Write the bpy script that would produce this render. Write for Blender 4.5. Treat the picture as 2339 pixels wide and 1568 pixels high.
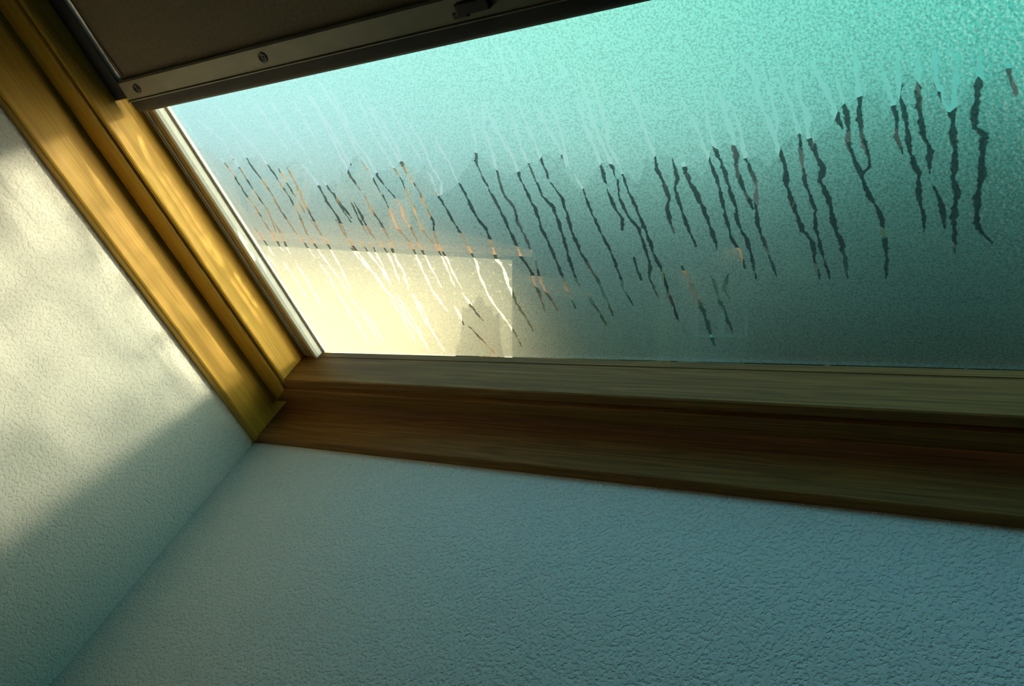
import bpy, bmesh, math, random
import numpy as np
from mathutils import Matrix, Vector, noise

# ------------------------------------------------------------------ frame of the roof window
# x runs along the bottom rail, y up the roof slope, z into the room; the roof pitch is 50 degrees.
PITCH = math.radians(50.0)
SN, CS = math.sin(PITCH), math.cos(PITCH)
LIFT = 5.0
M = Matrix(((1, 0, 0, 0), (0, -CS, -SN, 0), (0, SN, -CS, LIFT), (0, 0, 0, 1)))
R3 = M.to_3x3()

def W(x, y, z):
    return M @ Vector((x, y, z))

sc = bpy.context.scene
for o in list(bpy.data.objects):
    bpy.data.objects.remove(o)

# ------------------------------------------------------------------ camera
cam_d = bpy.data.cameras.new('camera')
cam = bpy.data.objects.new('camera', cam_d)
sc.collection.objects.link(cam)
sc.camera = cam
CAM = (0.87268, 0.55929, 0.60466)
X_C = Vector((0.8180682, -0.0124339, 0.5749868))
Y_C = Vector((-0.3714467, 0.7518562, 0.5447381))
Z_C = Vector((-0.4390806, -0.6592099, 0.6104511))
cam2loc = Matrix((X_C, Y_C, Z_C))
cam.matrix_world = Matrix.Translation(W(*CAM)) @ (R3 @ cam2loc).to_4x4()
cam_d.sensor_width = 36.0
cam_d.lens = 36.0 * 2127.2 / 2339.0
cam_d.clip_start = 0.01
cam_d.clip_end = 2000

# ------------------------------------------------------------------ sky
world = bpy.data.worlds.new('sky')
sc.world = world
world.use_nodes = True
wn, wl = world.node_tree.nodes, world.node_tree.links
wn.clear()
geo = wn.new('ShaderNodeTexCoord')
sep = wn.new('ShaderNodeSeparateXYZ')
wl.new(geo.outputs['Generated'], sep.inputs[0])
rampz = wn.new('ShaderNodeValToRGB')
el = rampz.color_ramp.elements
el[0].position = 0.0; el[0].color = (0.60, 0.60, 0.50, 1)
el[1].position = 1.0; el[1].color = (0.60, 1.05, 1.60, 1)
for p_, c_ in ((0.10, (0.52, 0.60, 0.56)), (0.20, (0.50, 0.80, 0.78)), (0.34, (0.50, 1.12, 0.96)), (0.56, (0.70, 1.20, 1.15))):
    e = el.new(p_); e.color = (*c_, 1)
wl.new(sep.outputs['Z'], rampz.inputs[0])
# the side of the sky away from the sun is paler and bluer
rampx = wn.new('ShaderNodeValToRGB')
rampx.color_ramp.elements[0].position = 0.08; rampx.color_ramp.elements[0].color = (1.12, 0.98, 1.10, 1)
rampx.color_ramp.elements[1].position = 0.45; rampx.color_ramp.elements[1].color = (0.11, 0.48, 0.44, 1)
mid = rampx.color_ramp.elements.new(0.26); mid.color = (0.66, 0.82, 0.77, 1)
mp = wn.new('ShaderNodeMapRange')
mp.inputs['From Min'].default_value = -1; mp.inputs['From Max'].default_value = 1
wl.new(sep.outputs['X'], mp.inputs['Value'])
wl.new(mp.outputs[0], rampx.inputs[0])
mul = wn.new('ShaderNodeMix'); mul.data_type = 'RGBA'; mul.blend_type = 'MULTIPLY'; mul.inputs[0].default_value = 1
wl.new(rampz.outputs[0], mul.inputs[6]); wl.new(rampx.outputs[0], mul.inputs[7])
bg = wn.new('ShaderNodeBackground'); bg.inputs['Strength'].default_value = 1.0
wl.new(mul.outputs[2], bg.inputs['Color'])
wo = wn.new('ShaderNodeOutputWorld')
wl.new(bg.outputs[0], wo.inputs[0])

# ------------------------------------------------------------------ sun (low, shining in from the right)
sun_d = bpy.data.lights.new('sun', 'SUN')
sun = bpy.data.objects.new('sun', sun_d)
sc.collection.objects.link(sun)
sun_d.energy = 19.5
sun_d.color = (1.0, 0.88, 0.60)
sun_d.angle = math.radians(4.5)
TO_SUN = (R3 @ Vector((2.4, -0.27, -1.0))).normalized()
sun.rotation_euler = TO_SUN.to_track_quat('Z', 'Y').to_euler()
sun.location = (0, 0, 60)

# ------------------------------------------------------------------ exposure
sc.view_settings.view_transform = 'Standard'
sc.view_settings.look = 'None'
sc.view_settings.gamma = 1
sc.view_settings.use_curve_mapping = False
sc.view_settings.exposure = 0.32
sc.cycles.use_denoising = True
sc.cycles.max_bounces = 10
sc.cycles.diffuse_bounces = 6
sc.cycles.transmission_bounces = 8
sc.cycles.transparent_max_bounces = 24
sc.cycles.sample_clamp_indirect = 6.0

# ------------------------------------------------------------------ helpers
def tag(o, label=None, cat=None, group=None, kind=None):
    if label: o['label'] = label
    if cat: o['category'] = cat
    if group: o['group'] = group
    if kind: o['kind'] = kind
    return o

def empty(name, loc=(0, 0, 0), local=True):
    """Empty; with local=True it carries the window's frame, so its children use window coordinates."""
    o = bpy.data.objects.new(name, None)
    o.empty_display_size = 0.1
    sc.collection.objects.link(o)
    o.matrix_world = (M @ Matrix.Translation(loc)) if local else Matrix.Translation(loc)
    return o

def mesh_obj(name, verts, faces, mat, parent=None, smooth=False, bevel=0, local=True):
    me = bpy.data.meshes.new(name)
    me.from_pydata([tuple(v) for v in verts], [], faces)
    bm = bmesh.new(); bm.from_mesh(me)
    bmesh.ops.recalc_face_normals(bm, faces=bm.faces)
    if bevel:
        bmesh.ops.bevel(bm, geom=list(bm.edges), offset=bevel, segments=2, profile=0.6, affect='EDGES')
    bm.to_mesh(me); bm.free()
    me.materials.append(mat)
    if smooth:
        for p in me.polygons: p.use_smooth = True
    o = bpy.data.objects.new(name, me)
    sc.collection.objects.link(o)
    if parent is not None: o.parent = parent
    elif local: o.matrix_world = M
    return o

def box(lo, hi):
    x0, y0, z0 = lo; x1, y1, z1 = hi
    v = [(x, y, z) for x in (x0, x1) for y in (y0, y1) for z in (z0, z1)]
    f = [(0, 1, 3, 2), (4, 6, 7, 5), (0, 4, 5, 1), (2, 3, 7, 6), (0, 2, 6, 4), (1, 5, 7, 3)]
    return v, f

def join(*parts):
    V, F = [], []
    for v, f in parts:
        b = len(V); V += list(v); F += [tuple(i + b for i in q) for q in f]
    return V, F

def prism(a, b):
    """closed prism between two matching loops of points"""
    n = len(a)
    F = [(i, (i + 1) % n, n + (i + 1) % n, n + i) for i in range(n)]
    F += [tuple(range(n)), tuple(range(2 * n - 1, n - 1, -1))]
    return list(a) + list(b), F

# ------------------------------------------------------------------ materials
def new_mat(name):
    m = bpy.data.materials.new(name); m.use_nodes = True
    nt = m.node_tree; nt.nodes.clear()
    out = nt.nodes.new('ShaderNodeOutputMaterial')
    return m, nt, out

def principled(nt, out, rough=0.6, spec=0.3, metal=0.0, color=None):
    b = nt.nodes.new('ShaderNodeBsdfPrincipled')
    b.inputs['Roughness'].default_value = rough
    b.inputs['Specular IOR Level'].default_value = spec
    b.inputs['Metallic'].default_value = metal
    if color: b.inputs['Base Color'].default_value = (*color, 1)
    nt.links.new(b.outputs[0], out.inputs['Surface'])
    return b

def coords(nt, scale=(1, 1, 1)):
    tc = nt.nodes.new('ShaderNodeTexCoord')
    mp = nt.nodes.new('ShaderNodeMapping')
    mp.inputs['Scale'].default_value = scale
    nt.links.new(tc.outputs['Object'], mp.inputs[0])
    return mp.outputs[0]

def noise_node(nt, vec, scale, detail=4, rough=0.55, dist=0.0):
    n = nt.nodes.new('ShaderNodeTexNoise')
    n.inputs['Scale'].default_value = scale
    n.inputs['Detail'].default_value = detail
    n.inputs['Roughness'].default_value = rough
    n.inputs['Distortion'].default_value = dist
    nt.links.new(vec, n.inputs['Vector'])
    return n.outputs['Fac']

def ramp(nt, fac, stops):
    r = nt.nodes.new('ShaderNodeValToRGB')
    e = r.color_ramp.elements
    e[0].position, e[0].color = stops[0][0], (*stops[0][1], 1)
    e[1].position, e[1].color = stops[-1][0], (*stops[-1][1], 1)
    for p, c in stops[1:-1]:
        q = e.new(p); q.color = (*c, 1)
    nt.links.new(fac, r.inputs[0])
    return r.outputs[0]

def math_node(nt, op, a, b=None):
    n = nt.nodes.new('ShaderNodeMath'); n.operation = op
    for i, v in enumerate((a, b)):
        if v is None: continue
        if isinstance(v, (int, float)): n.inputs[i].default_value = v
        else: nt.links.new(v, n.inputs[i])
    return n.outputs[0]

def bump(nt, h, strength, dist, bsdf):
    b = nt.nodes.new('ShaderNodeBump')
    b.inputs['Strength'].default_value = strength
    b.inputs['Distance'].default_value = dist
    nt.links.new(h, b.inputs['Height'])
    nt.links.new(b.outputs[0], bsdf.inputs['Normal'])

def mat_wood(name, axis, spec=0.35, light=(0.58, 0.37, 0.040), dark=(0.38, 0.20, 0.018)):
    """pine with the grain along axis 0 (x) or 1 (y)"""
    m, nt, out = new_mat(name)
    b = principled(nt, out, rough=0.5, spec=spec)
    s = [55, 55, 55]; s[axis] = 2.2
    v = coords(nt, s)
    n1 = noise_node(nt, v, 1.4, 3, 0.5, 0.6)
    s2 = [520, 520, 520]; s2[axis] = 5
    n2 = noise_node(nt, coords(nt, s2), 1.0, 3, 0.6)
    s3 = [9, 9, 9]; s3[axis] = 1.2
    n3 = noise_node(nt, coords(nt, s3), 1.0, 2, 0.5)
    w = nt.nodes.new('ShaderNodeMath'); w.operation = 'SINE'
    nt.links.new(math_node(nt, 'MULTIPLY', n1, 34.0), w.inputs[0])
    rings = math_node(nt, 'MULTIPLY_ADD', w.outputs[0], 0.10)
    rings.node.inputs[2].default_value = 0.5
    f = math_node(nt, 'ADD', math_node(nt, 'MULTIPLY', rings, 0.75), math_node(nt, 'MULTIPLY', n2, 0.62))
    f = math_node(nt, 'ADD', f, math_node(nt, 'MULTIPLY', n3, 0.30))
    f = math_node(nt, 'SUBTRACT', f, 0.33)
    nt.links.new(ramp(nt, f, [(0.30, dark), (0.55, tuple((a + c) / 2 for a, c in zip(light, dark))), (0.72, light)]), b.inputs['Base Color'])
    bump(nt, f, 0.25, 0.0012, b)
    return m

def mat_plaster(name):
    m, nt, out = new_mat(name)
    b = principled(nt, out, rough=0.9, spec=0.12)
    v = coords(nt)
    big = noise_node(nt, v, 3.0, 3, 0.5)
    nt.links.new(ramp(nt, big, [(0.3, (0.76, 0.76, 0.72)), (0.7, (0.82, 0.81, 0.77))]), b.inputs['Base Color'])
    g = noise_node(nt, v, 300.0, 2.0, 0.5, 0.2)
    g2 = noise_node(nt, v, 130.0, 2, 0.5)
    h = math_node(nt, 'ADD', math_node(nt, 'MULTIPLY', ramp(nt, g, [(0.30, (0, 0, 0)), (0.52, (1, 1, 1))]), 0.9), math_node(nt, 'MULTIPLY', g2, 0.7))
    bump(nt, h, 0.55, 0.0022, b)
    return m

def mat_plain(name, color, rough=0.6, spec=0.3, metal=0.0, var=0.12, scale=40.0, bmp=0.0):
    m, nt, out = new_mat(name)
    b = principled(nt, out, rough=rough, spec=spec, metal=metal)
    n = noise_node(nt, coords(nt), scale, 3)
    nt.links.new(ramp(nt, n, [(0.3, tuple(c * (1 - var) for c in color)), (0.7, tuple(min(1, c * (1 + var)) for c in color))]), b.inputs['Base Color'])
    if bmp: bump(nt, n, bmp, 0.002, b)
    return m

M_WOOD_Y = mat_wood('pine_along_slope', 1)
M_WOOD_X = mat_wood('pine_along_rail_shaded', 0, spec=0.12, light=(0.35, 0.165, 0.040), dark=(0.15, 0.062, 0.016))  # same pine as the stiles; the rails' shade is put into its darker colour
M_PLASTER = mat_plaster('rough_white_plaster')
M_DIM = mat_plain('dim_room_shade', (0.22, 0.20, 0.18), 0.9, 0.1, var=0.05, scale=3)  # unseen room sides coloured dark to cut the light they bounce back
M_GASKET = mat_plain('white_gasket', (0.86, 0.87, 0.84), 0.45, 0.4, var=0.04)
M_TAN = mat_plain('tan_bead', (0.42, 0.31, 0.15), 0.6, 0.3)
M_CLOTH = mat_plain('blackout_cloth', (0.24, 0.175, 0.11), 0.85, 0.15, scale=300, bmp=0.15)
M_RAIL = mat_plain('grey_brown_metal', (0.22, 0.19, 0.13), 0.45, 0.4, metal=0.35, var=0.08)
M_RAIL_DARK = mat_plain('dark_seal', (0.035, 0.028, 0.026), 0.6, 0.25)
M_SCREW = mat_plain('screw', (0.03, 0.022, 0.02), 0.4, 0.5, metal=0.5)
M_ALU = mat_plain('outer_flashing', (0.10, 0.10, 0.10), 0.5, 0.4, metal=0.3)

def mat_pane():
    m, nt, out = new_mat('clear_glass')
    t = nt.nodes.new('ShaderNodeBsdfTransparent'); t.inputs[0].default_value = (0.97, 0.99, 0.98, 1)
    g = nt.nodes.new('ShaderNodeBsdfGlossy'); g.inputs['Roughness'].default_value = 0.02
    mx = nt.nodes.new('ShaderNodeMixShader'); mx.inputs[0].default_value = 0.03
    nt.links.new(t.outputs[0], mx.inputs[1]); nt.links.new(g.outputs[0], mx.inputs[2])
    nt.links.new(mx.outputs[0], out.inputs[0])
    return m
M_GLASS = mat_pane()

def mat_water():
    m, nt, out = new_mat('water_bead')
    t = nt.nodes.new('ShaderNodeBsdfTransparent')
    g = nt.nodes.new('ShaderNodeBsdfGlossy'); g.inputs['Roughness'].default_value = 0.08
    mx = nt.nodes.new('ShaderNodeMixShader'); mx.inputs[0].default_value = 0.025
    nt.links.new(t.outputs[0], mx.inputs[1]); nt.links.new(g.outputs[0], mx.inputs[2])
    nt.links.new(mx.outputs[0], out.inputs[0])
    return m
M_WATER = mat_water()

FOG_CLEAR, FOG_MILK = 0.08, 0.006
def mat_fog():
    """misted inner face of the pane: fine drops scatter what lies behind; the run marks are clear"""
    m, nt, out = new_mat('condensation')
    v = coords(nt)
    tr = nt.nodes.new('ShaderNodeBsdfTransparent')
    rf = nt.nodes.new('ShaderNodeBsdfRefraction')
    rf.distribution = 'BECKMANN'
    rf.inputs['IOR'].default_value = 1.09
    rf.inputs['Roughness'].default_value = 0.95
    rf.inputs['Color'].default_value = (0.88, 0.88, 0.88, 1)
    rw = nt.nodes.new('ShaderNodeBsdfRefraction')
    rw.distribution = 'BECKMANN'
    rw.inputs['IOR'].default_value = 1.22
    rw.inputs['Roughness'].default_value = 0.85
    rw.inputs['Color'].default_value = (0.88, 0.88, 0.88, 1)
    rr = nt.nodes.new('ShaderNodeMixShader'); rr.inputs[0].default_value = 0.30
    nt.links.new(rf.outputs[0], rr.inputs[1]); nt.links.new(rw.outputs[0], rr.inputs[2])
    ml = nt.nodes.new('ShaderNodeBsdfTranslucent'); ml.inputs[0].default_value = (0.85, 0.88, 0.85, 1)
    vo = nt.nodes.new('ShaderNodeTexVoronoi'); vo.inputs['Scale'].default_value = 330.0
    nt.links.new(v, vo.inputs['Vector'])
    nz = noise_node(nt, v, 160.0, 3, 0.6)
    bp = nt.nodes.new('ShaderNodeBump'); bp.inputs['Strength'].default_value = 0.12; bp.inputs['Distance'].default_value = 0.003
    nt.links.new(math_node(nt, 'ADD', vo.outputs['Distance'], nz), bp.inputs['Height'])
    nt.links.new(bp.outputs[0], rf.inputs['Normal'])
    # speckle of tiny shadows among the finest drops, put into the scatter colour
    gr = ramp(nt, noise_node(nt, v, 560.0, 2.0, 0.6), [(0.36, (0.52, 0.54, 0.55)), (0.56, (0.98, 0.98, 0.98))])
    # this painted speckle strengthens towards the right-hand end of the pane
    sx = nt.nodes.new('ShaderNodeSeparateXYZ'); nt.links.new(v, sx.inputs[0])
    cs = nt.nodes.new('ShaderNodeMapRange')
    cs.inputs['From Min'].default_value = 0.10; cs.inputs['From Max'].default_value = 0.70
    cs.inputs['To Min'].default_value = 0.30; cs.inputs['To Max'].default_value = 0.85
    nt.links.new(sx.outputs['X'], cs.inputs['Value'])
    gm = nt.nodes.new('ShaderNodeMix'); gm.data_type = 'RGBA'; gm.inputs[6].default_value = (0.92, 0.92, 0.92, 1)
    nt.links.new(cs.outputs[0], gm.inputs[0]); nt.links.new(gr, gm.inputs[7])
    nt.links.new(gm.outputs[2], rf.inputs['Color']); nt.links.new(gm.outputs[2], rw.inputs['Color'])
    # drops that are large enough to be clear lenses
    drop = ramp(nt, noise_node(nt, v, 240.0, 1.5, 0.5), [(0.60, (0, 0, 0)), (0.72, (1, 1, 1))])
    m1 = nt.nodes.new('ShaderNodeMixShader'); m1.inputs[0].default_value = FOG_MILK
    nt.links.new(rr.outputs[0], m1.inputs[1]); nt.links.new(ml.outputs[0], m1.inputs[2])
    m2 = nt.nodes.new('ShaderNodeMixShader')
    nt.links.new(math_node(nt, 'ADD', math_node(nt, 'MULTIPLY', drop, 0.18), FOG_CLEAR), m2.inputs[0])
    nt.links.new(m1.outputs[0], m2.inputs[1]); nt.links.new(tr.outputs[0], m2.inputs[2])
    at = nt.nodes.new('ShaderNodeAttribute'); at.attribute_name = 'run_distance'
    wob = noise_node(nt, v, 260.0, 2, 0.6)
    d = math_node(nt, 'ADD', at.outputs['Fac'], math_node(nt, 'MULTIPLY', math_node(nt, 'SUBTRACT', wob, 0.5), 1.5))
    mr = nt.nodes.new('ShaderNodeMapRange')
    mr.inputs['From Min'].default_value = 0.72; mr.inputs['From Max'].default_value = 1.12
    mr.inputs['To Min'].default_value = 0.82; mr.inputs['To Max'].default_value = 0.0
    nt.links.new(d, mr.inputs['Value'])
    m3 = nt.nodes.new('ShaderNodeMixShader')
    nt.links.new(mr.outputs[0], m3.inputs[0])
    nt.links.new(m2.outputs[0], m3.inputs[1]); nt.links.new(tr.outputs[0], m3.inputs[2])
    nt.links.new(m3.outputs[0], out.inputs[0])
    return m
M_FOG = mat_fog()

# ------------------------------------------------------------------ room around the window
GX, GY = 1.30, 0.95            # glass size
XL, XR = -0.0862, GX + 0.0862  # plaster reveal planes
YB, YT = -0.0660, GY + 0.0660
ZF, ZR = 0.1030, 2.40          # plaster from the frame to the far side of the attic nook

def slab(name, lo, hi, mat=M_PLASTER):
    o = mesh_obj(name, *box(lo, hi), mat)
    return tag(o, kind='structure')
slab('wall_left', (XL - 0.12, YB - 0.12, ZF), (XL, YT + 0.12, ZR))
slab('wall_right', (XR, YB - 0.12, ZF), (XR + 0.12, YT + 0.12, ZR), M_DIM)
slab('wall_lower', (XL, YB - 0.12, ZF), (XR, YB, ZR))
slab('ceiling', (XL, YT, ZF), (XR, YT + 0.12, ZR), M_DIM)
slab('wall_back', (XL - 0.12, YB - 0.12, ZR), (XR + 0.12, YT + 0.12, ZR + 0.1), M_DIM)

# ------------------------------------------------------------------ the roof window
win = empty('window_1')
tag(win, 'pine framed roof window with misted glass running with water', 'window', kind='structure')

def ring(left, bottom):
    """profile points (offset, z): left/right members use the first, bottom/top the second; returns corner loops"""
    bl = [(x, y, z) for (x, z), (y, _) in zip(left, bottom)]
    br = [(GX - x, y, z) for (x, z), (y, _) in zip(left, bottom)]
    tr = [(GX - x, GY - y, z) for (x, z), (y, _) in zip(left, bottom)]
    tl = [(x, GY - y, z) for (x, z), (y, _) in zip(left, bottom)]
    return bl, br, tr, tl

def members(left, bottom, names, mats, parent=win):
    bl, br, tr, tl = ring(left, bottom)
    res = []
    for nm, a, b, mt in ((names[0], bl, tl, mats[0]), (names[1], bl, br, mats[1]), (names[0], br, tr, mats[0]), (names[2], tl, tr, mats[1])):
        res.append(mesh_obj(nm, *prism(a, b), mt, parent))
    return res

# outer frame, with a narrow lip proud of the plaster
frame_l = [(-0.0705, -0.03), (-0.0705, 0.1010), (-0.0713, 0.1022), (-0.0728, 0.1030), (-0.0735, 0.1022), (-0.0748, 0.1022), (-0.0758, 0.1030), (-0.0868, 0.1036), (-0.0920, 0.1000), (-0.0920, -0.03)]
frame_b = [(-0.0540, -0.03), (-0.0540, 0), (-0.0548, 0), (-0.0563, 0), (-0.0570, 0), (-0.0583, 0), (-0.0595, 0), (-0.0672, 0), (-0.0740, 0), (-0.0740, 0)]
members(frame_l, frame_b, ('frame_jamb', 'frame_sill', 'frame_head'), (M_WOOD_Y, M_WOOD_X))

# sash with its grooved top face
sash_l = [(0.003, -0.006), (0.003, 0.002), (0.001, 0.010), (-0.0245, 0.006), (-0.0245, 0.0505), (-0.0255, 0.0520), (-0.0300, 0.0520), (-0.0312, 0.0495),
          (-0.0335, 0.0495), (-0.0342, 0.0540), (-0.0355, 0.0548), (-0.0662, 0.0530), (-0.0675, 0.0515), (-0.0675, -0.02), (-0.030, -0.03)]
sash_b = [(-0.0075, 0), (0.0006, 0), (0.0006, 0), (0.0000, 0), (0.0000, 0), (-0.0010, 0), (-0.0110, 0), (-0.0122, 0),
          (-0.0148, 0), (-0.0158, 0), (-0.0172, 0), (-0.0393, 0), (-0.0408, 0), (-0.0408, 0), (-0.036, 0)]
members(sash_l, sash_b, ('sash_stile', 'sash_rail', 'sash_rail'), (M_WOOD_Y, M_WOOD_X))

# glazing strips lying on the ledge between glass and stile (white, tan, white, wide white)
def strip(name, x0, x1, zb, h, mat, y0=0.0, y1=GY):
    for s in (0, 1):
        a, b = (x0, x1) if s == 0 else (GX - x1, GX - x0)
        d = (x1 - x0) * 0.22 * (1 if s == 0 else 1)
        pa = [(a, y0, zb - 0.002), (a, y0, zb + h * 0.7), (a + d, y0, zb + h), (b - d, y0, zb + h), (b, y0, zb + h * 0.7), (b, y0, zb - 0.002)]
        pb = [(p[0], y1, p[2]) for p in pa]
        mesh_obj(name, *prism(pa, pb), mat, win)
strip('glazing_strip', -0.0240, -0.0218, 0.0064, 0.0018, M_GASKET)
strip('glazing_strip', -0.0182, -0.0158, 0.0072, 0.0020, M_GASKET)
strip('glazing_bead', -0.0138, -0.0060, 0.0080, 0.0010, M_TAN)
# white edge of the sealed unit beside the pane, then the thin outer seal
strip('glazing_strip', -0.0045, 0.0036, 0.0010, 0.0106, M_GASKET)
strip('glazing_bead', 0.0037, 0.0060, 0.0000, 0.0016, M_TAN)
strip('glazing_strip', 0.0061, 0.0078, 0.0000, 0.0012, M_GASKET)

# pane
pane = mesh_obj('glass_pane', *box((0.0, 0.0, -0.005), (GX, GY, -0.0005)), M_GLASS, win)

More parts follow.
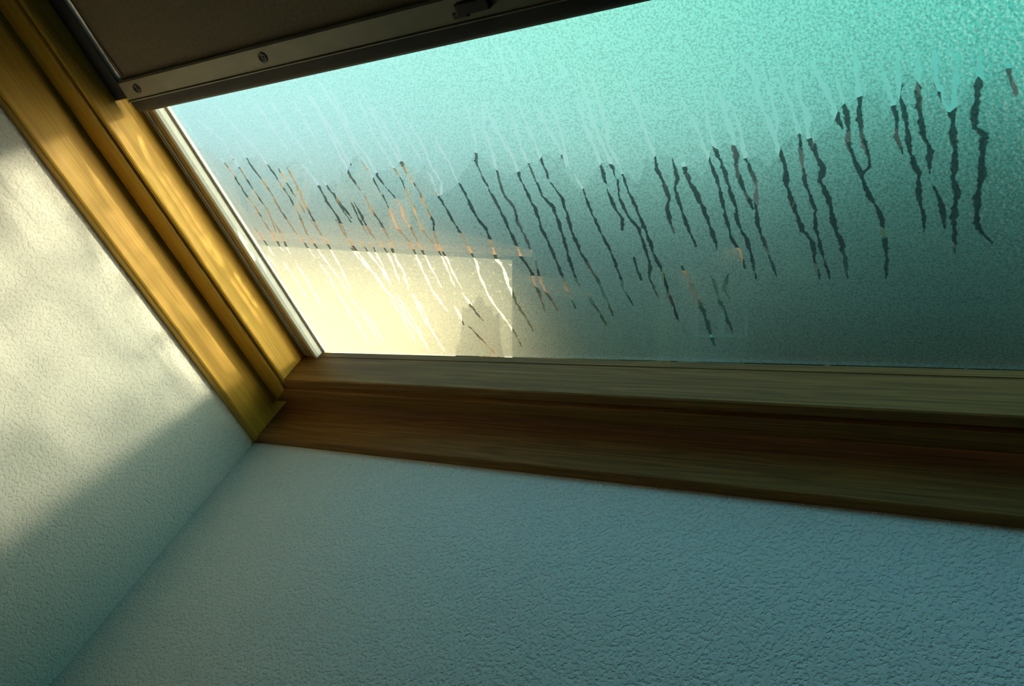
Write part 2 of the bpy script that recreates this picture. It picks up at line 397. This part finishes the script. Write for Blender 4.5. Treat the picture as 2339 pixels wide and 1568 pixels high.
# run marks: traced down the slope, lengths in tenths of a millimetre on the pane
RUNS = [[5709,2743,5738,2612,5772,2452,5781,2266,5801,2086,5808,1975,5804,1791,5791,1572,5784,1392,5824,1267,5830,1078],
 [5917,2711,5867,2465,5868,2268,5884,2118,5892,1938,5897,1710,5880,1491,5917,1384,5904,1169,5895,967],
 [6018,2695,6027,2506,6029,2326,6019,2170,5988,2025,5996,1858,6036,1670],
 [6086,2598,6104,2394,6083,2162,6097,2026,6115,1874,6060,1668,6039,1524,6047,1345,6065,1146,6074,961],
 [6249,2930,6304,2745,6301,2589,6327,2413,6338,2260,6355,2129,6372,2022,6341,1851,6358,1656,6381,1427,6440,1307,6415,1115,6419,949],
 [6378,2826,6391,2695,6387,2528,6393,2404,6349,2259],
 [6497,2829,6505,2618,6520,2435,6526,2248,6498,2060,6487,1837,6512,1615,6486,1448,6485,1231,6498,1051,6503,947],
 [6609,2809,6583,2605,6615,2421,6586,2278,6613,2136,6641,1966,6594,1866,6633,1715,6635,1480,6654,1265,6644,942],
 [6723,2812,6771,2634,6806,2429,6832,2282],
 [6857,2710,6880,2501,6878,2312,6850,2145,6891,1951,6919,1728,6976,1550,6974,1317,6967,1118,6929,932],
 [7017,2837,6992,2631,6970,2370,6953,2205,6977,2030,6975,1954,6919,1897],
 [7147,2749,7176,2557,7196,2429,7196,2291,7180,2175,7209,2027],
 [7275,2790,7244,2501,7257,2386,7258,2212,7246,2046,7286,1857,7266,1695,7272,1499,7264,1353],
 [7391,2769,7368,2515,7351,2372,7355,2175,7380,2030,7354,1850],
 [7370,1736,7402,1580,7400,1384],
 [7488,2752,7479,2519,7516,2359,7536,2288],
 [7626,2727,7597,2532,7563,2374,7545,2287,7537,2034,7503,1797,7510,1672,7464,1419,7446,1151],
 [7753,2704,7731,2510,7696,2354,7666,2179,7723,2104,7693,1921,7683,1803,7642,1660,7610,1408,7641,1327,7701,1231],
 [5580,2139,5570,2014,5610,1837,5626,1660,5638,1463,5629,1277],
 [7895,2586,7912,2469,7935,2381],
 [1881,2093,1867,1869,1854,1678],
 [1922,2089,1919,1884,1919,1713,1953,1594],
 [1523,1540,1572,1335,1637,1188,1662,935],
 [1701,1610,1742,1428,1783,1244,1778,1016],
 [1849,1601,1831,1323,1800,1015],
 [1974,1593,2007,1434,1977,1276,1930,1012],
 [2117,1584,2064,1352,2077,1191,2001,947],
 [2107,2164,2098,2000,2129,1812,2128,1584],
 [2349,2141,2343,1962,2306,1762,2359,1607,2374,1454,2346,1220,2336,939,2361,752,2388,647],
 [2456,2184,2508,2038,2465,1861,2480,1712,2485,1543,2480,1352,2475,1156,2480,976],
 [2671,2233,2660,2095,2667,1988,2627,1866,2624,1684,2688,1512,2695,1360,2672,1148,2659,971],
 [2799,2305,2825,2149,2805,1976,2813,1797,2746,1657,2725,1472,2742,1320,2721,1127,2738,949],
 [3029,2413,3047,2279,3022,2095,3040,1921,3060,1707,3079,1489,3090,1284,3045,1115,3037,902,3047,722,3096,540,3137,333,3138,165],
 [3116,2354,3135,2203,3066,2074],
 [3321,2283,3341,2149,3346,1947,3350,1774,3397,1648,3374,1489,3352,1327,3373,1178,3342,990,3338,738,3370,559,3384,377],
 [3620,2218,3635,2070,3651,1886,3650,1700,3650,1508,3649,1312,3682,1147,3664,943,3641,636],
 [3784,2153,3768,1992,3815,1872,3783,1690,3792,1517,3791,1359],
 [4021,2129,4021,2001,4032,1837,4015,1605,4019,1416,4023,1223,4010,1025,3995,860,4006,671],
 [4168,2098,4164,1956,4226,1837,4217,1658,4198,1491,4172,1304,4152,1128,4150,911],
 [4305,2084,4355,1922,4339,1763,4315,1584,4319,1348,4339,1191,4379,995,4389,574],
 [4568,2149,4598,1993,4588,1806,4601,1597,4617,1432,4635,1246,4623,1057,4609,882,4642,701],
 [4827,1971,4825,1802,4863,1658,4825,1549],
 [4955,2048,4903,1857,4930,1684,4983,1538,4977,1344,4965,1146,4914,1012,4932,786],
 [5016,2100,5012,1922,5031,1769,5048,1517,5039,1308,5058,1092,5047,818,5051,534,5087,352],
 [5353,2206,5336,2109,5353,1949,5359,1815,5301,1715,5293,1485],
 [5497,2203,5484,2007,5429,1912,5432,1719,5433,1491,5456,1333],
 [5569,2139,5580,1955,5613,1734],
 [3788,1252,3740,997,3768,770,3783,635],
 [4837,1236,4823,1101,4826,998],
 [2030,884,1997,672,1995,433],
 [2051,883,2050,650,2024,367,2031,52],
 [1794,931,1822,674,1827,410,1808,92],
 [1656,849,1705,587,1686,319,1663,159],
 [2355,897,2361,752],
 [2717,889,2745,706,2793,520],
 [2524,709,2518,456],
 [1067,838,1120,658,1130,407,1092,148],
 [1172,703,1193,430,1194,197],
 [2569,435,2658,242,2737,25],
 [4195,855,4244,631,4275,441],
 [5264,1122,5301,842,5329,574,5316,209],
 [5500,1015,5514,916,5508,737,5526,552,5528,364],
 [5665,1028,5585,875,5595,755],
 [2082,3285,2106,3057,2094,2828,2081,2592,2069,2384,2090,2222],
 [2324,3371,2349,3118,2321,2864,2320,2615,2340,2390,2341,2162],
 [2392,3298,2392,3032,2354,2761,2412,2570,2414,2348,2456,2186],
 [2681,3268,2650,3010,2628,2791,2650,2575,2674,2354,2681,2234],
 [2740,3182,2745,2950,2760,2725,2766,2512,2791,2325],
 [2789,3052,2822,2828,2829,2619,2792,2392],
 [2959,3057,2985,2822,3011,2644,3020,2482,3038,2398],
 [3103,2837,3130,2629,3115,2471,3108,2357],
 [3312,2700,3316,2511,3335,2413,3329,2300],
 [3790,2932,3767,2789,3717,2555,3630,2379,3621,2220],
 [3968,2934,3864,2686,3852,2492,3809,2295,3791,2170],
 [3985,2903,3985,2670,4023,2440,4034,2286,4013,2131],
 [4161,2876,4189,2700,4165,2543,4157,2348,4167,2116],
 [4302,2883,4305,2684,4311,2450,4301,2133],
 [4465,2844,4482,2602,4527,2423,4542,2199],
 [4598,2810,4610,2627,4581,2445,4543,2258],
 [4857,2852,4841,2553,4855,2325,4838,2002],
 [4960,3045,4933,2760,4925,2514,4945,2299,4947,2065],
 [5062,3027,5032,2691,5027,2528,4988,2379,5021,2116],
 [5334,2905,5350,2644,5345,2430,5357,2222],
 [4049,3414,4072,3304,4161,3235],
 [4336,3349,4306,3156,4292,2995],
 [4576,3266,4596,3080],
 [4431,3331,4447,3172,4438,3053],
 [4802,3200,4847,3038,4877,2902],
 [576,2953,571,2769,589,2579,587,2328,614,2108,520,1789],
 [781,2963,777,2690,805,2480,825,2286,808,2072,832,1809],
 [989,2955,1010,2772,1035,2623,1044,2418,1057,2245,1052,2013,988,1758],
 [403,2808,422,2558,423,2344,449,2122,442,1918],
 [1152,2592,1140,2389,1154,2217,1155,2024],
 [1280,2578,1269,2376,1228,2191,1221,2019,1192,1744],
 [1513,2587,1576,2363,1557,2143,1584,1951,1565,1719],
 [1665,2427,1700,2223,1707,2036,1731,1863],
 [398,3267,492,3146,582,2989],
 [796,3383,837,3204,921,3017,1006,2827,1005,2645],
 [1326,3403,1386,3194,1406,2987,1426,2775],
 [1547,3401,1585,3165,1607,2960,1650,2748,1647,2590],
 [1875,3381,1879,3155,1882,2923,1879,2737],
 [2092,3393,2127,3183,2142,2938,2142,2755,2154,2515],
 [2301,3375,2328,3152,2345,2910],
 [1721,2221,1730,2071,1767,1917],
 [438,1976,456,1768,449,1557],
 [596,1985,591,1780,528,1510],
 [820,1987,831,1805,871,1659,893,1449],
 [1024,1971,1001,1773,1019,1526,1042,1315,1088,1099,1065,881],
 [1168,1941,1209,1699,1211,1495,1199,1266,1145,967],
 [920,1384,928,1148,916,839,924,590,943,427,906,95],
 [1537,1912,1542,1717,1578,1495,1618,1311,1659,1123,1678,933,1755,760,1760,497,1800,251,1811,68],
 [537,1402,540,1161,528,892,512,685],
 [231,1909,256,1675,253,1503],
 [136,1487,184,1308],
 [340,1411,359,1123,360,872]]
rng = random.Random(4)
nrng = np.random.default_rng(5)

def refine(p):
    """subdivide with the small kinks of running water"""
    pts = [Vector((p[i] * 1e-4, p[i + 1] * 1e-4, 0)) for i in range(0, len(p), 2)]
    out = [pts[0]]
    for a, b in zip(pts, pts[1:]):
        n = max(1, int((b - a).length / 0.004))
        for k in range(1, n + 1):
            q = a.lerp(b, k / n)
            out.append(q + Vector((rng.uniform(-1, 1) * 0.0006, rng.uniform(-1, 1) * 0.0003, 0)))
    return out

runs = [refine(p) for p in RUNS]
widths = [rng.uniform(0.0016, 0.0024) * (0.85 + 0.5 * max(0.0, pts[0].x)) for pts in runs]

xs = np.concatenate([np.arange(0.0, 0.92, 0.0013), np.linspace(0.92, GX, 12)])
ys = np.concatenate([np.arange(0.0, 0.46, 0.0013), np.linspace(0.46, GY, 12)])
DX, DY = np.meshgrid(xs, ys)
dist = np.full(DX.shape, 9.0)
for pts, hw in zip(runs, widths):
    nseg = len(pts) - 1
    for i in range(nseg):
        a, b = pts[i], pts[i + 1]
        u = (i + 0.5) / nseg
        h = hw * (0.75 + 0.25 * math.sin(i * 1.3 + hw * 9e4)) * min(1.0, 0.55 + 2.5 * min(u, 1 - u))
        m_ = 0.008
        x0, x1 = np.searchsorted(xs, (min(a.x, b.x) - m_, max(a.x, b.x) + m_))
        y0, y1 = np.searchsorted(ys, (min(a.y, b.y) - m_, max(a.y, b.y) + m_))
        if x1 <= x0 or y1 <= y0: continue
        gx, gy = DX[y0:y1, x0:x1], DY[y0:y1, x0:x1]
        dx, dy = b.x - a.x, b.y - a.y
        L2 = dx * dx + dy * dy + 1e-12
        t = np.clip(((gx - a.x) * dx + (gy - a.y) * dy) / L2, 0, 1)
        dd = np.hypot(gx - a.x - t * dx, gy - a.y - t * dy) / h
        dist[y0:y1, x0:x1] = np.minimum(dist[y0:y1, x0:x1], dd)
ny, nx = DX.shape
co = np.stack([DX.ravel(), DY.ravel(), np.full(DX.size, 0.0004)], 1)
idx = np.arange(nx * ny).reshape(ny, nx)
quads = np.stack([idx[:-1, :-1].ravel(), idx[:-1, 1:].ravel(), idx[1:, 1:].ravel(), idx[1:, :-1].ravel()], 1)
me = bpy.data.meshes.new('condensation_film')
me.vertices.add(len(co)); me.vertices.foreach_set('co', co.ravel())
me.loops.add(quads.size); me.loops.foreach_set('vertex_index', quads.ravel())
me.polygons.add(len(quads)); me.polygons.foreach_set('loop_start', np.arange(0, quads.size, 4))
me.update(calc_edges=True)
at = me.attributes.new('run_distance', 'FLOAT', 'POINT')
at.data.foreach_set('value', dist.ravel().astype(np.float32))
me.materials.append(M_FOG)
film = bpy.data.objects.new('condensation_film', me)
sc.collection.objects.link(film); film.parent = win
tag(film, kind='stuff')

# each run of water stands a little proud of the pane
for pts, hw in zip(runs, widths):
    V, F = [], []
    n = len(pts)
    for i, p in enumerate(pts):
        q = pts[min(i + 1, n - 1)] - pts[max(i - 1, 0)]
        s = Vector((-q.y, q.x, 0)).normalized()
        w_ = hw * 0.72 * min(1, 0.35 + 0.65 * min(i, n - 1 - i) / 2)
        V += [p + s * w_ + Vector((0, 0, 0.0008)), p + s * w_ * 0.45 + Vector((0, 0, 0.0013)), p - s * w_ * 0.45 + Vector((0, 0, 0.0013)), p - s * w_ + Vector((0, 0, 0.0008))]
        if i:
            b = 4 * i
            F += [(b - 4 + k, b - 3 + k, b + 1 + k, b + k) for k in range(3)]
    mesh_obj('water_run', V, F, M_WATER, film, smooth=True)

# beads of water between the runs, low on the glass
V, F = [], []
br = random.Random(11)
for k in range(650):
    x = 0.02 + br.random() ** 1.3 * 0.8; y = 0.004 + br.random() ** 1.6 * 0.16
    r = br.uniform(0.0004, 0.0011)
    b = len(V)
    V.append((x, y, 0.0008 + r * 0.8))
    for q, hh in ((1.0, 0.0), (0.7, 0.6)):
        for j in range(6):
            a = j * math.pi / 3
            V.append((x + math.cos(a) * r * q, y + math.sin(a) * r * q * 1.2, 0.0008 + r * 0.8 * hh))
    for j in range(6):
        j2 = (j + 1) % 6
        F += [(b + 1 + j, b + 1 + j2, b + 7 + j2, b + 7 + j), (b + 7 + j, b + 7 + j2, b)]
beads = mesh_obj('water_beads', V, F, M_WATER, film, smooth=True)
tag(beads, kind='stuff')

# ------------------------------------------------------------------ pleated blackout blind, pulled part of the way down
bl = empty('roller_blind', (0, 0, 0))
tag(bl, 'dark brown blackout blind drawn over the upper part of the roof window', 'blind')
bx0, bx1 = 0.003, GX - 0.003
# upper rail face (y, z) profile, then the dark seal bar below it
def bar(name, prof, mat, x0=bx0, x1=bx1, parent=bl):
    a = [(x0, y, z) for y, z in prof]; b = [(x1, y, z) for y, z in prof]
    return mesh_obj(name, *prism(a, b), mat, parent)
rail = bar('bottom_rail', [(0.3705, 0.017), (0.3705, 0.0325), (0.3712, 0.0345), (0.3722, 0.0345), (0.3732, 0.0325), (0.3742, 0.0325), (0.3915, 0.0325), (0.3935, 0.0310), (0.3935, 0.017)], M_RAIL)
arc = [(0.3545 + 0.0095 * (1 - math.cos(a)) , 0.0175 + 0.0150 * math.sin(a)) for a in [i * math.pi / 12 for i in range(7)]]
seal = bar('seal_bar', [(0.3703, 0.0172)] + [(0.3525, 0.0172)] + arc[1:] + [(0.3703, 0.0325)], M_RAIL_DARK, bx0 + 0.001, bx1)
cloth = bar('cloth', [(0.3925, 0.022), (0.3925, 0.0265)] + [(0.3925 + 0.55 * k / 30, 0.0265 + 0.0007 * math.sin(k * 1.1)) for k in range(1, 31)] + [(0.9425, 0.022)], M_CLOTH, bx0 + 0.001, bx1 - 0.001)
head = bar('head_box', [(0.90, 0.004), (0.90, 0.048), (0.905, 0.053), (0.955, 0.053), (0.955, 0.004)], M_RAIL, bx0 - 0.002, bx1 + 0.002)
# side guides
for s in (0, 1):
    a0, a1 = (-0.0232, -0.0022) if s == 0 else (GX + 0.0022, GX + 0.0232)
    mesh_obj('guide_rail', *box((a0, 0.3740, 0.0090), (a1, 0.944, 0.0290)), M_RAIL_DARK, bl, bevel=0.0012)
# slotted round screws on the rail
def disc(x, y, z, r, h, n=14):
    a = [(x + math.cos(2 * math.pi * i / n) * r, y + math.sin(2 * math.pi * i / n) * r, z) for i in range(n)]
    b = [(x + math.cos(2 * math.pi * i / n) * r * 0.75, y + math.sin(2 * math.pi * i / n) * r * 0.75, z + h) for i in range(n)]
    return prism(a, b)
def annulus(x, y, z, r0, r1, h, n=16):
    V, F = [], []
    for i in range(n):
        c, s = math.cos(2 * math.pi * i / n), math.sin(2 * math.pi * i / n)
        V += [(x + c * r0, y + s * r0, z), (x + c * r0, y + s * r0, z + h), (x + c * r1, y + s * r1, z + h), (x + c * r1, y + s * r1, z)]
        j = 4 * ((i + 1) % n); b = 4 * i
        F += [(b, b + 1, j + 1, j), (b + 1, b + 2, j + 2, j + 1), (b + 2, b + 3, j + 3, j + 2)]
    return V, F
for sx in (0.0265, 0.2160, GX - 0.0265):
    mesh_obj('screw', *join(annulus(sx, 0.3825, 0.0322, 0.0032, 0.0050, 0.0012), disc(sx, 0.3825, 0.0322, 0.0021, 0.0009)), M_SCREW, rail)
# catch in the middle of the rail
lx = 0.437
mesh_obj('catch', *join(box((lx, 0.3790, 0.0324), (lx + 0.030, 0.3880, 0.0385)), box((lx - 0.006, 0.3765, 0.0324), (lx + 0.008, 0.3815, 0.0365))), M_SCREW, rail, bevel=0.0008)
# crease line of the cloth edge
cv = []
for k in range(25):
    t = k / 24
    cv.append(Vector((0.012 - 0.008 * math.sin(t * 3.0) * (1 - t) + 0.0035 * t, 0.397 + 0.20 * t, 0.0280)))
V, F = [], []
for i, p in enumerate(cv):
    V += [p + Vector((-0.0005, 0, 0)), p + Vector((0, 0, 0.0006)), p + Vector((0.0005, 0, 0))]
    if i: F += [(3 * i - 3, 3 * i - 2, 3 * i + 1, 3 * i), (3 * i - 2, 3 * i - 1, 3 * i + 2, 3 * i + 1)]
mesh_obj('cord', V, F, M_SCREW, bl)

# roof outside, around the opening
roof_m = mat_plain('roof_slates', (0.06, 0.06, 0.065), 0.7, 0.3, scale=8)
rx0, rx1, ry0, ry1 = -0.0920, GX + 0.0920, -0.0740, GY + 0.0740
rf = mesh_obj('roof', *join(box((rx0 - 1.2, ry0 - 1.2, -0.03), (rx0, ry1 + 1.2, 0.0)), box((rx1, ry0 - 1.2, -0.03), (rx1 + 1.2, ry1 + 1.2, 0.0)),
        box((rx0, ry0 - 1.2, -0.03), (rx1, ry0, 0.0)), box((rx0, ry1, -0.03), (rx1, ry1 + 1.2, 0.0))), roof_m)
tag(rf, kind='structure')

# ------------------------------------------------------------------ outside: meadow, wooded hill, trees, houses
def polar(az, d):
    a = math.radians(az)
    return -math.sin(a) * d, math.cos(a) * d

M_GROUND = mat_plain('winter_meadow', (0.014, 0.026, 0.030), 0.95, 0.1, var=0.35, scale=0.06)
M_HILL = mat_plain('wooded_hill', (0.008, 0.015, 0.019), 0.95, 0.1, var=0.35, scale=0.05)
M_HOUSE = mat_plain('white_render', (0.55, 0.49, 0.37), 0.85, 0.2, var=0.04, scale=0.6)
M_HOUSE_G = mat_plain('grey_render', (0.09, 0.13, 0.13), 0.85, 0.2, var=0.06, scale=0.6)
M_TILE = mat_plain('brown_roof', (0.16, 0.085, 0.045), 0.8, 0.2, var=0.2, scale=2.0)
M_DARKWIN = mat_plain('window_dark', (0.03, 0.04, 0.05), 0.15, 0.5)
M_BRICK = mat_plain('brick_orange', (0.42, 0.20, 0.07), 0.85, 0.2, var=0.15, scale=2.0)
M_TRUNK = mat_plain('bark', (0.06, 0.045, 0.035), 0.9, 0.1, scale=3)
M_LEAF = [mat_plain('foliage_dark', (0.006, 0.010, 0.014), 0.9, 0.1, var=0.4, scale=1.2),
          mat_plain('foliage_brown', (0.10, 0.065, 0.035), 0.9, 0.1, var=0.4, scale=1.2),
          mat_plain('foliage_green', (0.010, 0.026, 0.018), 0.9, 0.1, var=0.4, scale=1.2)]

# ground, with the hill rising behind the trees
V, F = [], []
rad = [3, 12, 30, 55, 90, 130, 170, 210, 260, 330, 420, 540]
AZ = list(range(-90, 91, 4))
def hill(az, d):
    if d < 110: return 0.0
    top = 6.2 + 1.0 * math.sin(az * 0.07) + (1.6 if az < 20 else 0) * min(1, (20 - az) / 15 if az < 20 else 0) - 3.6 * max(0, min(1, (az - 36) / 10))
    u = min(1, (d - 110) / 250)
    return (5 + 360 * math.tan(math.radians(max(top, 1.2)))) * u * u * (3 - 2 * u)
for az in AZ:
    for d in rad:
        x, y = polar(az, d)
        V.append((x, y, hill(az, d) + noise.noise(Vector((x * 0.03, y * 0.03, 0))) * (2.5 if d > 130 else 0.15)))
n = len(rad)
for i in range(len(AZ) - 1):
    for j in range(n - 1):
        F.append((i * n + j, i * n + j + 1, (i + 1) * n + j + 1, (i + 1) * n + j))
near = [f for f in F if (f[0] % n) < 4]; far = [f for f in F if (f[0] % n) >= 4]
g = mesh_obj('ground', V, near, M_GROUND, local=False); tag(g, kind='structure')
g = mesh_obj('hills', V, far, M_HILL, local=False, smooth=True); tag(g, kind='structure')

# trees: one mesh per crown form, shared
def crown_mesh(seed, mat, sy=1.0):
    bm = bmesh.new()
    bmesh.ops.create_icosphere(bm, subdivisions=4, radius=1)
    for v in bm.verts:
        p = v.co.copy()
        k = 1 + 0.30 * noise.noise(p * 1.6 + Vector((seed, 0, 0))) + 0.20 * noise.noise(p * 4.5 + Vector((0, seed, 0))) + 0.10 * noise.noise(p * 11 + Vector((0, 0, seed)))
        v.co = Vector((p.x * k, p.y * k, p.z * k * sy))
    me = bpy.data.meshes.new('crown'); bm.to_mesh(me); bm.free()
    me.materials.append(mat)
    return me
def trunk_mesh():
    V, F = [], []
    for k, (z, r) in enumerate(((0, 0.055), (0.15, 0.038), (0.5, 0.03), (0.8, 0.015))):
        for j in range(8):
            a = j * math.pi / 4
            V.append((math.cos(a) * r, math.sin(a) * r, z))
        if k: F += [(8 * k - 8 + j, 8 * k - 8 + (j + 1) % 8, 8 * k + (j + 1) % 8, 8 * k + j) for j in range(8)]
    me = bpy.data.meshes.new('trunk'); me.from_pydata(V, [], F); me.materials.append(M_TRUNK)
    return me
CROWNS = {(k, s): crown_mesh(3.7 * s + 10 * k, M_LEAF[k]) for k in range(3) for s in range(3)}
TRUNK = trunk_mesh()
tr = random.Random(2)
def tree(az, d, top_deg, wdeg, kind, label, group):
    """tree at azimuth az (degrees left of straight out), distance d, its top seen top_deg above the horizon"""
    x, y = polar(az, d)
    h = LIFT + d * math.tan(math.radians(top_deg))
    r = d * math.radians(wdeg) / 2
    root = bpy.data.objects.new('tree', None); sc.collection.objects.link(root)
    root.location = (x, y, -0.05); root.rotation_euler.z = tr.uniform(0, 6.28)
    tag(root, label, 'tree', group)
    c = bpy.data.objects.new('crown', CROWNS[(kind, tr.randrange(3))]); sc.collection.objects.link(c)
    c.parent = root; c.location = (0, 0, h * 0.56); c.scale = (r, r, h * 0.46)
    t = bpy.data.objects.new('trunk', TRUNK); sc.collection.objects.link(t)
    t.parent = root; t.scale = (h * 0.45, h * 0.45, h * 0.8)
# (azimuth, distance, skyline elevation, width)
ORD = ['first', 'second', 'third', 'fourth', 'fifth', 'sixth', 'seventh', 'eighth', 'ninth', 'tenth', 'eleventh', 'twelfth', 'thirteenth']
for i, (az, d, top, w_) in enumerate(((66, 60, 9.8, 7.5), (60, 69, 10.0, 7), (54.5, 80, 10.0, 7), (49.5, 94, 9.4, 6), (45, 110, 9.2, 5), (41.5, 128, 9.2, 4.5))):
    tree(az, d, top, w_, 1, 'brown autumn tree on the left skyline, %s counting from the left' % ORD[i], 'brown trees on the left skyline')
for i, (az, d, top, w_) in enumerate(((37, 88, 8.8, 6), (33, 98, 9.0, 6.5), (29, 80, 8.4, 6.5), (25.5, 92, 8.8, 6.5), (21.5, 74, 9.2, 6.5), (18, 92, 10.2, 6),
        (14.5, 66, 11.2, 6.5), (11, 82, 12.0, 5), (7.5, 62, 11.8, 6.5), (4, 80, 12.2, 6.5), (-1, 60, 12.0, 8), (-7, 74, 11.4, 9), (-14, 62, 10.4, 10))):
    tree(az, d, top, w_, 0, 'dark tree on the right-hand skyline, %s from the left' % ORD[i], 'dark trees on the skyline')
for i, (az, d, top, w_) in enumerate(((26.2, 36, 3.5, 3), (18.5, 45, 4.0, 6), (11.5, 42, 5.0, 7), (2, 42, 5.5, 8))):
    tree(az, d, top, w_, 2, 'low green tree in front of the dark skyline trees, %s from the left' % ORD[i], 'low green trees in the middle distance')

def house(az, d, face_az, w_, dep, h, rh, wall, label, wins=True):
    """gabled house; its front (local -y side) turned to look along face_az"""
    x, y = polar(az, d)
    root = bpy.data.objects.new('house', None); sc.collection.objects.link(root)
    root.location = (x, y, -0.1)
    root.rotation_euler.z = math.radians(face_az)
    tag(root, label, 'house')
    a, b = w_ / 2, dep / 2
    mesh_obj('wall', [(-a, -b, 0), (a, -b, 0), (a, b, 0), (-a, b, 0), (-a, -b, h), (a, -b, h), (a, b, h), (-a, b, h), (-a, 0, h + rh), (a, 0, h + rh)],
             [(0, 1, 5, 4), (2, 3, 7, 6), (1, 2, 6, 9, 5), (3, 0, 4, 8, 7), (4, 5, 9, 8), (6, 7, 8, 9)], wall, root)
    o_, t_ = 0.5, 0.25
    for s in (-1, 1):
        k = rh / b
        e = [(-a - o_, s * (b + o_), h - o_ * k), (a + o_, s * (b + o_), h - o_ * k), (a + o_, 0, h + rh), (-a - o_, 0, h + rh)]
        mesh_obj('roof', *prism([(p[0], p[1], p[2] + 0.02) for p in e], [(p[0], p[1], p[2] + t_) for p in e]), M_TILE, root)
    mesh_obj('chimney', *box((a * 0.4, -0.4, h + rh * 0.6), (a * 0.4 + 0.9, 0.5, h + rh + 1.2)), M_TILE, root)
    if wins:
        nw = max(2, int(w_ / 3.2))
        for fl in range(int(h // 2.9)):
            for i in range(nw):
                cx = -a + (i + 0.5) * w_ / nw; z0 = 1.6 + fl * 2.9
                f_ = mesh_obj('window', *join(box((cx - 0.6, -b - 0.08, z0), (cx - 0.5, -b + 0.02, z0 + 1.3)), box((cx + 0.5, -b - 0.08, z0), (cx + 0.6, -b + 0.02, z0 + 1.3)),
                              box((cx - 0.6, -b - 0.08, z0 - 0.1), (cx + 0.6, -b + 0.02, z0)), box((cx - 0.6, -b - 0.08, z0 + 1.3), (cx + 0.6, -b + 0.02, z0 + 1.4))), M_GASKET, root)
                mesh_obj('pane', *box((cx - 0.5, -b - 0.04, z0), (cx + 0.5, -b - 0.01, z0 + 1.3)), M_DARKWIN, f_)
    return root
# long white house added for the glow (left), orange brick house, small grey house
house(46.3, 30, 78, 11.0, 6, 7.4, 0.7, M_HOUSE, 'long white house in full low sun, added for the bright glow at the lower left of the glass', wins=False)
house(31.0, 50, 80, 8, 6, 5.9, 1.3, M_BRICK, 'small orange brick house beyond the middle of the misted glass')
house(22.4, 40, 40, 2.0, 3, 6.0, 1.0, M_HOUSE_G, 'narrow grey house standing among the dark trees, right of the brick one')
tree(36.6, 24, 1.2, 3.2, 1, 'small brown tree at the right-hand end of the white house', None)
